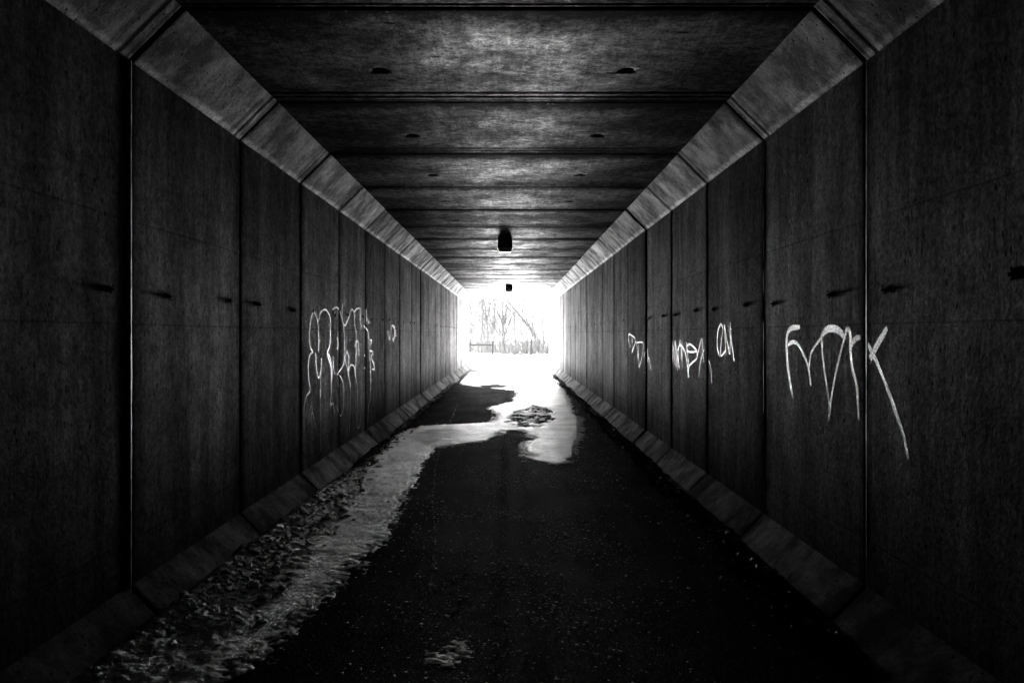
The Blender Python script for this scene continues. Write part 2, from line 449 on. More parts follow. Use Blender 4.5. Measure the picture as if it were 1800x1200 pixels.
def depth(t, k):                      # how far the face lies behind its nominal plane
    e = np.minimum(t, S - t)
    d = .020 * np.clip(1 - (e - .004) / .011, 0, 1) ** 1.5
    bul = -.007 * np.sin(np.pi * t / S)
    rip = np.where(t > 1.18, .0035 * np.sin((t - 1.18) / .085 * 2 * np.pi) * np.clip((t - 1.18) / .05, 0, 1) * np.clip((S - .02 - t) / .03, 0, 1), 0)
    return d + bul + .004, rip
HOLE = .075
def section_face(k, e, tt, uu):
    """surface point on edge e of section k; uu 0..1 along the edge, tt metres from the near joint"""
    a, b = prof[e], prof[e + 1]; L = np.linalg.norm(b - a)
    off, rip = depth(tt, k)
    off = off + rip * (1.0 if e == 3 else .7 if e in (2, 4) else .15)
    y = Y0 + k * S + tt
    und = (.006 if e in (1, 5) else .003) * (fbm(uu * L * 1.7 + e * 9, y * 1.3, 31) - .5) + (.0022 if e in (1, 5) else .0009) * (fbm(uu * L * 9 + e * 5, y * 6, 35, 3) - .5)
    fade = np.clip(np.minimum(uu, 1 - uu) * L / .05, 0, 1)
    rk = random.Random(k * 7 + 3)
    off = off + und * fade + rk.uniform(-.004, .004)
    # chipped arrises where wall and haunch meet
    mm = mit[e] * (1 - uu)[..., None] + mit[e + 1] * uu[..., None]
    p = a * (1 - uu)[..., None] + b * uu[..., None] + mm * off[..., None]
    sh = rk.uniform(-.004, .004)
    return np.stack([p[..., 0] + sh, y + 0 * p[..., 0], p[..., 1]], -1)
def panel(k, e):
    name, mk, nu = EDGES[e]
    tt = TT.copy(); us = np.linspace(0, 1, nu + 1)
    holes = []
    if e == 3:
        L = XR - XL - 2 * HT
        for hx in (-697 * U + .0, 621 * U):
            u0 = (hx - (XL + HT)) / L
            holes.append(u0)
        ht = .855
        us = np.array(sorted([u for u in us if all(abs(u - h) * L > HOLE * 1.4 for h in holes)] + [h + s * HOLE / L for h in holes for s in (-1, 1)]))
        tt = np.array(sorted([t for t in tt if abs(t - ht) > HOLE * 1.2] + [ht - HOLE, ht + HOLE]))
    T, Uu = np.meshgrid(tt, us, indexing='ij')
    P = section_face(k, e, T, Uu)
    V = [tuple(p) for p in P.reshape(-1, 3)]; nt, nn = T.shape; Fc = []
    for i in range(nt - 1):
        for j in range(nn - 1):
            if holes:
                tm = (tt[i] + tt[i + 1]) / 2; um = (us[j] + us[j + 1]) / 2
                if abs(tm - .855) < HOLE and any(abs(um - h) * L < HOLE for h in holes): continue
            Fc.append((i * nn + j, (i + 1) * nn + j, (i + 1) * nn + j + 1, i * nn + j + 1))
    for h in holes:                                        # a cast round recess in the slab
        n0 = len(V); K = 16; sq = []; ci = []; ce = []; cb = []
        for q in range(K):
            a_ = 2 * math.pi * (q + .5) / K; c, s = math.cos(a_), math.sin(a_); m_ = max(abs(c), abs(s))
            sq.append((c / m_ * HOLE, s / m_ * HOLE)); r = .046
            ci.append((c * r, s * r)); cb.append((c * .040, s * .040))
        def put(lst, dz):
            for (dx, dt) in lst:
                p = section_face(k, 3, np.array([.855 + dt]), np.array([h + dx / L]))[0]
                V.append((p[0], p[1], p[2] + dz))
        put(sq, 0); put(ci, 0); put(cb, .03); put([(x * .9, y * .9) for x, y in cb], .06)
        for ring in range(3):
            for q in range(K):
                r_ = (q + 1) % K
                Fc.append((n0 + ring * K + q, n0 + ring * K + r_, n0 + (ring + 1) * K + r_, n0 + (ring + 1) * K + q))
        Fc.append(tuple(n0 + 3 * K + q for q in range(K)))
        # the four corner triangles left by the 16-gon of the square
        base = n0
        corners = [(s1, s2) for s1 in (-1, 1) for s2 in (-1, 1)]
        for (s1, s2) in corners:
            p = section_face(k, 3, np.array([.855 + s2 * HOLE]), np.array([h + s1 * HOLE / L]))[0]
            V.append(tuple(p)); ang = math.atan2(s2, s1) % (2 * math.pi)
            q = int(round(ang / (2 * math.pi) * K - .5 - .5)) % K
            Fc.append((len(V) - 1, base + q, base + (q + 1) % K))
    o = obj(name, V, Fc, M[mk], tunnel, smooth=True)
    return o
panels = {}
for k in range(K_BACK, K_END):
    for e in EDGES:
        panels[(k, e)] = panel(k, e)
# packing in every joint, then the outer shell that the sections sit in
def ring_strip(y0, y1, off, mat, name, i0=0, i1=7, thick=.02, wob=0):
    V = []; Fc = []
    idx = range(i0, i1 + 1); pts = []
    for i in range(i0, i1):
        L = np.linalg.norm(prof[i + 1] - prof[i]); n = max(2, int(L / .05)) if wob else 1
        for q in range(n): 
            u = q / n; pts.append((prof[i] * (1 - u) + prof[i + 1] * u, mit[i] * (1 - u) + mit[i + 1] * u))
    pts.append((prof[i1], mit[i1]))
    n = len(pts)
    for (o, y) in ((off + thick, y0), (off, y0), (off, y1), (off + thick, y1)):
        for (p, m) in pts:
            w = wob * random.uniform(-1, 1)
            c = p + m * (o + w * (1 if o == off else 0)); V.append((c[0], y + w * .5, c[1]))
    for r in range(3):
        for q in range(n - 1): Fc.append((r * n + q, (r + 1) * n + q, (r + 1) * n + q + 1, r * n + q + 1))
    return obj(name, V, Fc, mat, tunnel)
for k in range(K_BACK, K_END):
    y = Y0 + k * S
    ring_strip(y - .012, y + .012, .018, M['gasket'], 'joint_gasket')
def bead(k, side, hgt, half):
    V = []; Fc = []; zs = np.arange(HB - .05, ZT0 + .02, .02); cs = np.array([-.5, -.35, -.2, .45, 1.0]); hs = np.array([-.012, .45, 1, .48, -.004])
    for i, z in enumerate(zs):
        w = 1 + .5 * (vnoise(np.array([z * 14.0]), np.array([k * 3.3 + side]), 5)[0] - .5); hw = .75 + .6 * vnoise(np.array([z * 31.0]), np.array([k * 1.3]), 6)[0]
        for c, h in zip(cs, hs):
            off = h * hgt * (.7 + .3 * hw) if h > 0 else h
            V.append(((XL if side < 0 else XR) - side * (off - .004), Y0 + k * S + c * half * w, z))
    for i in range(len(zs) - 1):
        for q in range(4): Fc.append((i * 5 + q, i * 5 + q + 1, i * 5 + q + 6, i * 5 + q + 5))
    return obj('mortar_bead', V, Fc, M['mortar'], tunnel)
bead(0, -1, .0105, .029)['label'] = 'pale mortar bead in the nearest joint of the left wall'
bead(0, 1, .006, .016)
for k_ in (1, 2, 3):
    bead(k_, 1, .006, .018 - .002 * k_)
V = []; Fc = []
shell_in = [p + m * .055 for p, m in zip(prof, mit)]; shell_out = [p + m * .30 for p, m in zip(prof, mit)]
ya, yb = Y0 + K_BACK * S - .3, Y_END - .001
for ring, y in ((shell_in, ya), (shell_out, ya), (shell_in, yb), (shell_out, yb)):
    V += [(p[0], y, p[1]) for p in ring]
for q in range(7):
    Fc.append((q, q + 1, 16 + q + 1, 16 + q)); Fc.append((8 + q + 1, 8 + q, 24 + q, 24 + q + 1)); Fc.append((16 + q, 16 + q + 1, 24 + q + 1, 24 + q))
obj('outer_shell', V, Fc, M['shell'], tunnel)
V = []; Fc = []; box(V, Fc, XL - .3, XR + .3, Y0 + K_BACK * S - .5, Y0 + K_BACK * S - .305, -.3, ZC + .3)
obj('rear_light_block', V, Fc, M['shell'], tunnel)  # added unseen wall behind the camera, blocks light from the rear

# anchor bolts: two per section on each wall
def bolt_parts():
    V = []; Fc = []                    # washer plate, local frame: x = out of wall
    tube(V, Fc, [(-.012, 0, 0), (.007, 0, 0)], [.027, .027], 12)
    pl = bpy.data.meshes.new('washer'); pl.from_pydata(V, [], Fc); pl.materials.append(M['iron'])
    V = []; Fc = []
    tube(V, Fc, [(.007, 0, 0), (.028, 0, 0)], [.019, .019], 6)
    for s in (-1, 1):                  # the two ears of the wing nut
        V0 = len(V)
        for (x, z) in ((.008, s * .012), (.024, s * .012), (.032, s * .030), (.026, s * .040), (.014, s * .034)):
            for yy in (-.006, .006): V.append((x, yy, z))
        n = 5
        for q in range(n):
            r = (q + 1) % n; Fc.append((V0 + 2 * q, V0 + 2 * r, V0 + 2 * r + 1, V0 + 2 * q + 1))
        Fc.append(tuple(V0 + 2 * q for q in range(n))); Fc.append(tuple(V0 + 2 * q + 1 for q in range(n))[::-1])
    nut = bpy.data.meshes.new('wing_nut'); nut.from_pydata(V, [], Fc); nut.materials.append(M['iron'])
    V = []; Fc = []
    tube(V, Fc, [(.028, 0, 0), (.050, 0, 0), (.053, 0, 0)], [.011, .011, .008], 10)
    rod = bpy.data.meshes.new('threaded_rod'); rod.from_pydata(V, [], Fc); rod.materials.append(M['iron'])
    return pl, nut, rod
plm, nutm, rodm = bolt_parts()
BZ = CAM_Z + 186 * U
for k in range(K_BACK, K_END):
    for side, e in ((-1, 1), (1, 5)):
        for t in (.28, .87):
            y = Y0 + (k + t) * S + random.uniform(-.02, .02)
            x = (XL if side < 0 else XR); z = BZ + random.uniform(-.012, .012)
            # one bolt = one sub-part of its wall panel
            V = []; Fc = []
            small = (side < 0 and k >= 2) or (side > 0 and k >= 4)
            for me in ((plm, nutm) if small else (plm, nutm, rodm)):
                n = len(V); a_ = random.uniform(-.35, .35); c, s = math.cos(a_), math.sin(a_)
                sc_ = .55 if small else .62
                for v in me.vertices:
                    V.append((-side * v.co.x * (.36 if small else .42), (v.co.y * c - v.co.z * s) * sc_, (v.co.y * s + v.co.z * c) * sc_))
                for p in me.polygons: Fc.append(tuple(i + n for i in p.vertices))
            b = obj('anchor_bolt', V, Fc, M['iron'], panels[(k, e)])
            b.location = (x, y, z)

# ------------------------------------------------------------------ graffiti (flat paint 2 mm proud of the wall)
def wall_pt(px, py, side):
    d = (1643.0 / (VPX - px)) if side < 0 else (1540.0 / (px - VPX))
    return (d * S, CAM_Z - (py - VPY) * d * U)
def smooth_path(pts, step=.02):
    pts = [np.array(p, float) for p in pts]
    if len(pts) == 2: pts = [pts[0], (pts[0] + pts[1]) / 2, pts[1]]
    ex = [2 * pts[0] - pts[1]] + pts + [2 * pts[-1] - pts[-2]]
    out = []
    for i in range(1, len(ex) - 2):
        p0, p1, p2, p3 = ex[i - 1:i + 3]; n = max(2, int(np.linalg.norm(p2 - p1) / step))
        for q in range(n):
            t = q / n
            out.append(.5 * (2 * p1 + (p2 - p0) * t + (2 * p0 - 5 * p1 + 4 * p2 - p3) * t * t + (3 * p1 - p0 - 3 * p2 + p3) * t ** 3))
    out.append(pts[-1]); return np.array(out)
from mathutils.bvhtree import BVHTree
from mathutils import Vector
BV = {}
def wall_x(y, z, side):
    k = int(math.floor((y - Y0) / S)); e = 1 if side < 0 else 5
    if (k, e) not in BV:
        me = panels[(k, e)].data
        BV[(k, e)] = BVHTree.FromPolygons([v.co[:] for v in me.vertices], [tuple(p.vertices) for p in me.polygons])
    h = BV[(k, e)].ray_cast(Vector((0, y, z)), Vector((side, 0, 0)))
    return h[0][0] if h[0] is not None else (XL if side < 0 else XR)
def graffiti(label, side, ox, oy, sc, strokes, width, mat='paint', group=None, taper=.10):
    V = []; Fc = []; UV = []
    pl = 0
    for s_ in strokes:
        w = width
        if isinstance(s_[0], (int, float)): w = width * s_[0]; s_ = s_[1:]
        p = smooth_path([wall_pt(ox + a / sc, oy + b / sc, side) for a, b in s_])
        d = np.gradient(p, axis=0); d /= np.maximum(np.linalg.norm(d, axis=1, keepdims=True), 1e-9)
        nrm = np.stack([-d[:, 1], d[:, 0]], 1); L = len(p); base = len(V); pl += 1
        cum = np.concatenate([[0], np.cumsum(np.linalg.norm(np.diff(p, axis=0), axis=1))])
        for i in range(L):
            ww = w * (.85 + .3 * vnoise(np.array([cum[i] * 5.0]), np.array([pl * 3.1]), 77)[0])
            fadev = min(1.0, .45 + min(cum[i], cum[-1] - cum[i]) / taper)
            for q, u in ((-.5, 0), (.5, 1)):
                yy, zz = p[i] + nrm[i] * ww * q
                V.append((wall_x(yy, zz, side) - side * (.0006 + pl * .00003), yy, zz)); UV.append((u, fadev))
        for i in range(L - 1):
            a = base + 2 * i
            tj = (V[a][1] - Y0) % S
            if min(tj, S - tj) < .014: continue
            Fc.append((a, a + 1, a + 3, a + 2) if side > 0 else (a, a + 2, a + 3, a + 1))
    o = obj('graffiti', np.array(V), np.array(Fc), M[mat], None, smooth=True, uv=UV)
    return tag(o, label, 'graffiti', group)
graffiti('biggest white spray-painted tag on the right wall, ending in a long K stroke', 1, 1320, 440, 2.856, [
    [1.3, (252, 385), (205, 392), (186, 425), (183, 500), (190, 590), (205, 690), (215, 740)],
    [(190, 475), (215, 460), (240, 470), (265, 510), (285, 560), (298, 620), (306, 680)],
    [.8, (298, 590), (305, 520), (330, 475), (355, 440), (365, 405)],
    [1.7, (362, 425), (378, 402), (405, 392), (440, 400), (470, 435)],
    [.85, (358, 430), (365, 530), (380, 650), (395, 760), (398, 850)],
    [.85, (470, 440), (440, 560), (415, 690), (400, 800), (392, 858)],
    [(470, 445), (485, 385), (500, 425), (500, 500), (510, 600), (528, 660), (535, 740), (540, 850)],
    [1.2, (505, 480), (512, 460), (530, 440), (550, 436)],
    [1.5, (688, 388), (640, 470), (610, 525), (578, 590)],
    [1.1, (588, 470), (620, 530), (660, 620), (700, 720), (740, 830), (775, 930), (798, 1050)],
], .034)
graffiti('short white three-stroke tag beside the bolts on the right wall, like C and M', 1, 1020, 450, 3.428, [
    [(850, 405), (832, 450), (826, 540), (840, 605)], [.8, (848, 405), (862, 440), (852, 520), (848, 600), (880, 570)],
    [(870, 412), (876, 480), (882, 600)], [(872, 412), (890, 520), (903, 592)], [(905, 592), (910, 480), (908, 398), (914, 500), (930, 635)],
    [.7, (900, 420), (908, 500)]], .029)
graffiti('white scribbled tag of five tall letters spanning a joint of the right wall', 1, 1020, 450, 3.428, [
    [(550, 505), (553, 580), (556, 645)], [(550, 510), (562, 580), (570, 660)], [(568, 508), (574, 600), (578, 672)], [(570, 510), (582, 600), (584, 690)],
    [(600, 505), (588, 590), (596, 680)], [(600, 505), (612, 600), (614, 685)], [(583, 570), (600, 535), (628, 570), (642, 630), (650, 730)],
    [(640, 515), (648, 600), (655, 730)], [(640, 540), (665, 532), (700, 570), (670, 578), (642, 572)], [(700, 572), (702, 615), (662, 655), (655, 700)],
    [(700, 620), (714, 560), (730, 500), (736, 560), (742, 645)], [(715, 730), (719, 660), (735, 590), (745, 560)],
    [(755, 635), (775, 635), (786, 680), (793, 765)]], .029)
graffiti('thin faint scribbled tag farthest along the right wall', 1, 1020, 450, 3.428, [
    [(303, 462), (290, 490), (305, 550)], [(315, 480), (322, 580)], [(300, 470), (330, 490), (335, 520), (315, 585)], [(335, 500), (348, 560), (350, 620)],
    [(345, 520), (380, 525), (376, 600), (358, 672)], [(352, 530), (356, 600), (358, 670)], [(385, 610), (398, 562), (404, 600), (404, 640)],
    [(392, 710), (398, 640), (412, 615), (425, 690)]], .026, 'paint_faint')
graffiti('tall tangle of thin white spray-painted loops with long drips on the left wall', -1, 500, 480, 3.75, [
    [(195, 262), (180, 268), (168, 330), (163, 420), (168, 490), (185, 515), (165, 540), (155, 600), (158, 690), (168, 770), (145, 810), (130, 880), (128, 960), (130, 1050)],
    [(185, 245), (208, 290), (218, 350), (222, 430), (220, 520)],
    [(220, 320), (235, 260), (262, 240), (285, 260), (300, 310), (300, 400), (295, 480), (278, 530), (290, 570), (305, 620), (308, 700), (305, 800), (298, 880)],
    [(200, 525), (205, 600), (220, 690), (235, 640), (240, 560)], [.6, (240, 560), (236, 700), (234, 850), (236, 1000), (236, 1180)],
    [(280, 530), (300, 560), (312, 640), (310, 720)], [(318, 545), (322, 620), (332, 668)],
    [(315, 240), (345, 225), (370, 260), (385, 320), (398, 345), (420, 300), (435, 250), (445, 240), (460, 260)],
    [(385, 200), (382, 280), (388, 350), (395, 430), (395, 540), (385, 610), (345, 670)], [.8, (352, 660), (375, 690), (388, 740), (390, 850), (385, 900), (372, 940), (352, 900), (345, 870)],
    [(345, 420), (352, 450), (352, 490), (345, 498)], [(455, 260), (475, 235), (500, 240), (500, 310), (508, 355)],
    [(455, 255), (462, 330), (470, 400), (472, 480), (468, 560), (466, 660)],
    [.8, (410, 510), (400, 560), (410, 620), (425, 690), (435, 790), (432, 900), (425, 1060)],
    [.8, (410, 510), (422, 560), (418, 640), (435, 605), (455, 615), (465, 665), (478, 750), (480, 850), (475, 1000), (490, 1015), (500, 960), (504, 880), (503, 815)],
    [(465, 490), (470, 450), (485, 460), (490, 550)], [(528, 345), (531, 255), (540, 245), (546, 340)],
    [(522, 345), (552, 390), (558, 500), (565, 600), (568, 700), (563, 820), (552, 900), (550, 980)], [(525, 535), (535, 560), (535, 610), (525, 630)],
    [(549, 300), (556, 330), (560, 320)], [(562, 440), (575, 445), (568, 475)], [(562, 510), (580, 520), (572, 560), (588, 600), (590, 632), (576, 632)],
    [.5, (155, 990), (170, 880), (180, 900), (205, 1030)], [.5, (165, 980), (180, 920), (190, 960)],
    [(298, 880), (318, 858), (330, 930)], [.5, (330, 930), (333, 1150), (352, 1180)]], .026)
graffiti('small thin white tag on the left wall, deeper in than the tall loops', -1, 500, 480, 3.75, [
    [(680, 375), (686, 440)], [(682, 375), (694, 440), (694, 375)], [(700, 440), (703, 360), (712, 440)], [(706, 350), (716, 345), (725, 380), (722, 420), (712, 440)],
    [(725, 345), (728, 410), (715, 455)], [(738, 378), (728, 382), (732, 412), (740, 410)], [(728, 395), (737, 393)]], .026, 'paint_faint')

# ------------------------------------------------------------------ ceiling lights (unlit)
def fixture(px, d, label):
    x = (px - VPX) * d * U; y = d * S
    r = empty('ceiling_light', (x, y, ZC)); tag(r, label, 'ceiling light', 'square lights under the tunnel ceiling')
    V = []; Fc = []
    def frus(w0, w1, l0, l1, z0, z1):
        n = len(V)
        for (w, l, z) in ((w0, l0, z0), (w1, l1, z1)):
            V.extend([(-w, -l, z), (w, -l, z), (w, l, z), (-w, l, z)])
        Fc.extend([(n, n + 1, n + 2, n + 3)[::-1], (n + 4, n + 5, n + 6, n + 7)])
        for q in range(4):
            Fc.append((n + q, n + (q + 1) % 4, n + 4 + (q + 1) % 4, n + 4 + q)[::-1])
    frus(.118, .124, .11, .12, .02, -.158); obj('housing', V, Fc, M['housing'], r)
    V = []; Fc = []; frus(.133, .133, .129, .129, -.158, -.170); obj('rim', V, Fc, M['trim'], r)
    V = []; Fc = []; frus(.122, .088, .118, .084, -.170, -.235); obj('lens', V, Fc, M['lens'], r)
    for (lx, lz, w, h) in ((-.060, -.092, .019, .029), (.018, -.128, .019, .024)):
        V = []; Fc = []; box(V, Fc, lx - w, lx + w, -.1225, -.1185, lz - h, lz + h)
        lb = obj('sticker', V, Fc, M['label'], r)
        V = []; Fc = []
        for (a, b, c, e) in ((-.009, .009, .014, .018), (-.009, .009, -.002, .002), (-.009, .009, -.018, -.014), (-.010, -.006, -.016, .016), (.006, .010, -.016, .016)):
            box(V, Fc, lx + a, lx + b, -.1240, -.1226, lz + c, lz + e)
        obj('sticker_mark', V, Fc, M['ink'], lb)
    return r
fixture(888, 8.40, 'square dark light box with pale rim on the ceiling, the nearer and larger one')
fixture(894.8, 16.35, 'small square dark light box on the ceiling close to the bright exit')

# ------------------------------------------------------------------ snow and ice on the path
def poly(pts): return np.array([floor_pt(*p) for p in pts])
def sdf(P, X, Y):                                  # signed distance, positive inside
    n = len(P); d = np.full(X.shape, 1e9); ins = np.zeros(X.shape, bool)
    for i in range(n):
        a = P[i]; b = P[(i + 1) % n]; ex, ey = b - a; wx = X - a[0]; wy = Y - a[1]
        t = np.clip((wx * ex + wy * ey) / (ex * ex + ey * ey + 1e-12), 0, 1)
        d = np.minimum(d, np.hypot(wx - ex * t, wy - ey * t))
        c = (a[1] > Y) != (b[1] > Y)
        xi = (b[0] - a[0]) * (Y - a[1]) / (b[1] - a[1] + 1e-12) + a[0]
        ins ^= c & (X < xi)
    return np.where(ins, d, -d)
def field(xs, ys, hf, mat, name, base=-.03):
    X, Y = np.meshgrid(xs, ys); H = hf(X, Y)
    ny, nx = X.shape
    keep = H > -.012
    V = np.stack([X, Y, np.maximum(H, base)], -1).reshape(-1, 3)
    i = np.arange(ny - 1)[:, None] * nx + np.arange(nx - 1)[None]
    kq = keep[:-1, :-1] | keep[1:, :-1] | keep[:-1, 1:] | keep[1:, 1:]
    i = i[kq]
    Fc = np.stack([i, i + 1, i + nx + 1, i + nx], -1).reshape(-1, 4)
    used = np.zeros(len(V), bool); used[Fc.ravel()] = True; rm = np.cumsum(used) - 1
    return obj(name, V[used], rm[Fc], mat, smooth=True)

# (a) the ploughed strip of old snow along the left side
bank = poly([(40, 1300), (178, 1200), (319, 1080), (471, 950), (565, 870), (640, 808), (690, 765), (740, 748), (860, 742), (900, 752), (873, 763), (855, 773), (817, 781), (762, 787), (745, 812),
             (728, 845), (707, 885), (683, 943), (610, 1020), (559, 1072), (462, 1153), (372, 1210), (260, 1300)])
rough_zone = poly([(-60, 1320), (150, 1200), (300, 1080), (465, 945), (560, 865), (660, 800), (655, 838), (600, 895), (560, 960), (520, 1010), (440, 1090), (330, 1195), (200, 1320)])
def bank_h(X, Y):
    s = sdf(bank, X, Y); near = (X < XL + HB + .14) & (Y < 7.2)
    s = np.maximum(s, np.where(near, .1, -9) * 1.0)
    e = s + .13 * (fbm(X * 9, Y * 5, 41, 5, .6) - .5) + .20 * (fbm(X * 34, Y * 34, 44, 3, .6) - .5)
    edge = np.clip(e / .10, -1, 1)
    rz = np.clip((sdf(rough_zone, X, Y) + .10) / .16, 0, 1)
    r1 = 1 - np.abs(2 * fbm(X * 5.5, Y * 7.5, 51, 4, .55) - 1)
    r1 = np.clip((r1 - .55) / .45, 0, 1)
    r2 = 1 - np.abs(2 * fbm(X * 3.4 + .9 * fbm(X * 2, Y * 2, 52, 2), Y * 5.0 + 1.5 * fbm(X * 4, Y * 3, 53, 3), 54, 5, .6) - 1)
    r2 = np.clip((r2 - .45) / .55, 0, 1)
    lumps = np.clip(fbm(X * 10, Y * 12, 55, 4, .6) - .40, 0, 1) * 2.2
    crumbs = np.clip(fbm(X * 42, Y * 42, 58, 2) - .40, 0, 1)
    slope = np.clip((XL + HB + .30 - X) / .30, 0, 1) ** 1.4
    fadeY = np.clip((9.5 - Y) / 5.0, .25, 1)
    h = .010 * edge + rz * fadeY * (.015 * r2 + .019 * lumps + .055 * slope - .001) + .008 * (fbm(X * 4, Y * 6, 61, 3, .5) - .5) + (1 - rz) * .0045 * (fbm(X * 14, Y * 38, 62, 3, .6) - .5)
    h = np.where(edge < 0, np.minimum(h, .012 * edge + rz * .02 * crumbs), h)
    h = np.where(X < XL + HB - .12, np.minimum(h, h - (XL + HB - .12 - X) * 1.2), h)
    # wheel marks pressed into the packed band
    return h
ysb = np.concatenate([np.arange(2.6, 4.6, .010), np.arange(4.6, 7, .014), np.arange(7, 12.6, .03)])
xsb = np.arange(XL + HB - .22, .25, .010)
o = field(xsb, ysb, bank_h, M['bank'], 'snow_bank')
tag(o, 'lumpy trodden strip of old snow along the foot of the left wall', 'snow', kind='stuff')

# (b) the shiny sheet of packed ice coming in from the exit
ice = poly([(790, 640.5), (822, 650), (806, 668), (812, 676), (840, 679), (881, 684), (905, 686), (911, 689), (903, 705), (880, 711), (856, 716), (866, 723), (872, 731), (862, 741), (838, 749), (800, 752), (740, 757), (700, 770),
            (758, 787), (817, 782), (855, 774), (873, 764), (890, 757), (919, 757), (928, 765), (932, 773), (918, 781), (913, 788), (925, 798), (930, 809), (955, 813), (983, 816), (1006, 813), (1014, 798), (1020, 783),
            (1024, 763), (1023, 735), (1009, 722), (1005, 710), (999, 697), (993, 684), (988, 671), (968, 659), (972, 650), (980, 640.5)])
bare = [poly(p) for p in ([(843, 677), (875, 675), (901, 679), (880, 681.5), (850, 681)], [(812, 655), (822, 649), (850, 650), (853, 652), (838, 654)],
                          [(866, 669), (880, 663), (905, 664.5), (884, 665.5)])]
mott = poly([(905, 722), (938, 712), (975, 718), (978, 736), (955, 750), (920, 756), (885, 745), (890, 732)])
def ice_h(X, Y):
    s = sdf(ice, X, Y)
    n = .22 * (fbm(X * 6, Y * 3.5, 71, 5, .6) - .5) + .24 * (fbm(X * 34, Y * 22, 73, 3, .6) - .5)
    e = np.minimum(s * 1.0, .5) + n
    for b in bare:
        e = np.minimum(e, -(sdf(b, X, Y)) * 1.0 + .08 * (fbm(X * 9, Y * 4, 75, 3) - .5))
    m = np.clip((sdf(mott, X, Y) + .15) / .3, 0, 1)
    e = np.where(m > 0, np.minimum(e, .5 - m * (.45 + 2.2 * (fbm(X * 13, Y * 8, 78, 4, .65) - .45))), e)
    edge = np.clip(e / .08, -1, 1)
    return .011 * edge + .004 * (fbm(X * 5, Y * 3, 81, 4) - .5) + .003 * (fbm(X * 40, Y * 25, 83, 3) - .5) * 2
ysi = np.concatenate([np.arange(7.9, 13, .018), np.arange(13, 22, .04), np.arange(22, Y_END + 1.3, .10)])
xsi = np.arange(-1.5, 1.62, .016)
o = field(xsi, ysi, ice_h, M['ice'], 'ice_sheet')
tag(o, 'bright sheet of packed ice on the path, spreading in from the exit with ragged edges', 'ice', kind='stuff')

# (c) small leftover of frozen slush in the foreground
ls = poly([(745, 1168), (742, 1150), (770, 1140), (800, 1122), (826, 1124), (830, 1142), (822, 1160), (790, 1174)])
def slush_h(X, Y):
    s = sdf(ls, X, Y)
    e = np.clip(s / .05, -1, .3) - .35 + 2.6 * (fbm(X * 26, Y * 40, 91, 4, .65) - .5)
    return .007 * np.clip(e, -1, 1) + .002 * np.clip(s / .05, -1, 1)
o = field(np.arange(-.50, -.12, .004), np.arange(3.0, 3.75, .006), slush_h, M['bank'], 'frozen_slush')
tag(o, 'small ragged leftover of frozen slush alone on the dark asphalt in the foreground', 'slush')

# (d) loose salt and grit grains
def grains(pts, sizes, mat, name):
    n = len(pts)
    O = np.array([(1, 0, 0), (0, 1, 0), (-1, 0, 0), (0, -1, 0), (0, 0, 1), (0, 0, -.4)], float)
    Ft = np.array([(0, 1, 4), (1, 2, 4), (2, 3, 4), (3, 0, 4), (1, 0, 5), (2, 1, 5), (3, 2, 5), (0, 3, 5)])
    ang = rng.uniform(0, 6.28, n); c, s = np.cos(ang), np.sin(ang)
    jit = rng.uniform(.6, 1.4, (n, 6, 1))
    W = O[None] * jit
    W = np.stack([W[..., 0] * c[:, None] - W[..., 1] * s[:, None], W[..., 0] * s[:, None] + W[..., 1] * c[:, None], W[..., 2] * .3], -1) * sizes[:, None, None] + pts[:, None]
    Fc = (Ft[None] + (np.arange(n) * 6)[:, None, None]).reshape(-1, 3)
    return obj(name, W.reshape(-1, 3), Fc, mat)
n = 15000
y = 2.9 + rng.power(1.3, n) * 8.0; x = rng.normal(.02, .42, n) + rng.choice([-.1, 0, .25], n) * .5
m = (x > -1.3) & (x < 1.5) & (fbm(x * 2.2, y * 2.2, 95, 4) > rng.uniform(.30, .62, n)); x, y = x[m], y[m]
x2 = rng.uniform(-1.3, 1.4, 2500); y2 = rng.uniform(2.9, 12, 2500); x = np.r_[x, x2]; y = np.r_[y, y2]
# the thin trail of grains left by a trickle
tr = np.array([floor_pt(*p) for p in ((804, 712), (790, 745), (774, 785), (764, 830), (760, 880), (765, 930), (762, 985), (756, 1040))])
tt_ = rng.uniform(0, len(tr) - 1.001, 700); i_ = tt_.astype(int); f_ = (tt_ - i_)[:, None]
q = tr[i_] * (1 - f_) + tr[i_ + 1] * f_ + rng.normal(0, .006, (700, 2))
x = np.r_[x, q[:, 0]]; y = np.r_[y, q[:, 1]]
sz = rng.gamma(1.3, .0026, len(x)) + .0010; sz = np.minimum(sz, .014)
tag(grains(np.stack([x, y, np.full(len(x), .0035)], 1), sz, M['grain'], 'salt_grains'), 'pale salt and grit grains scattered over the dark asphalt', 'grit', kind='stuff')

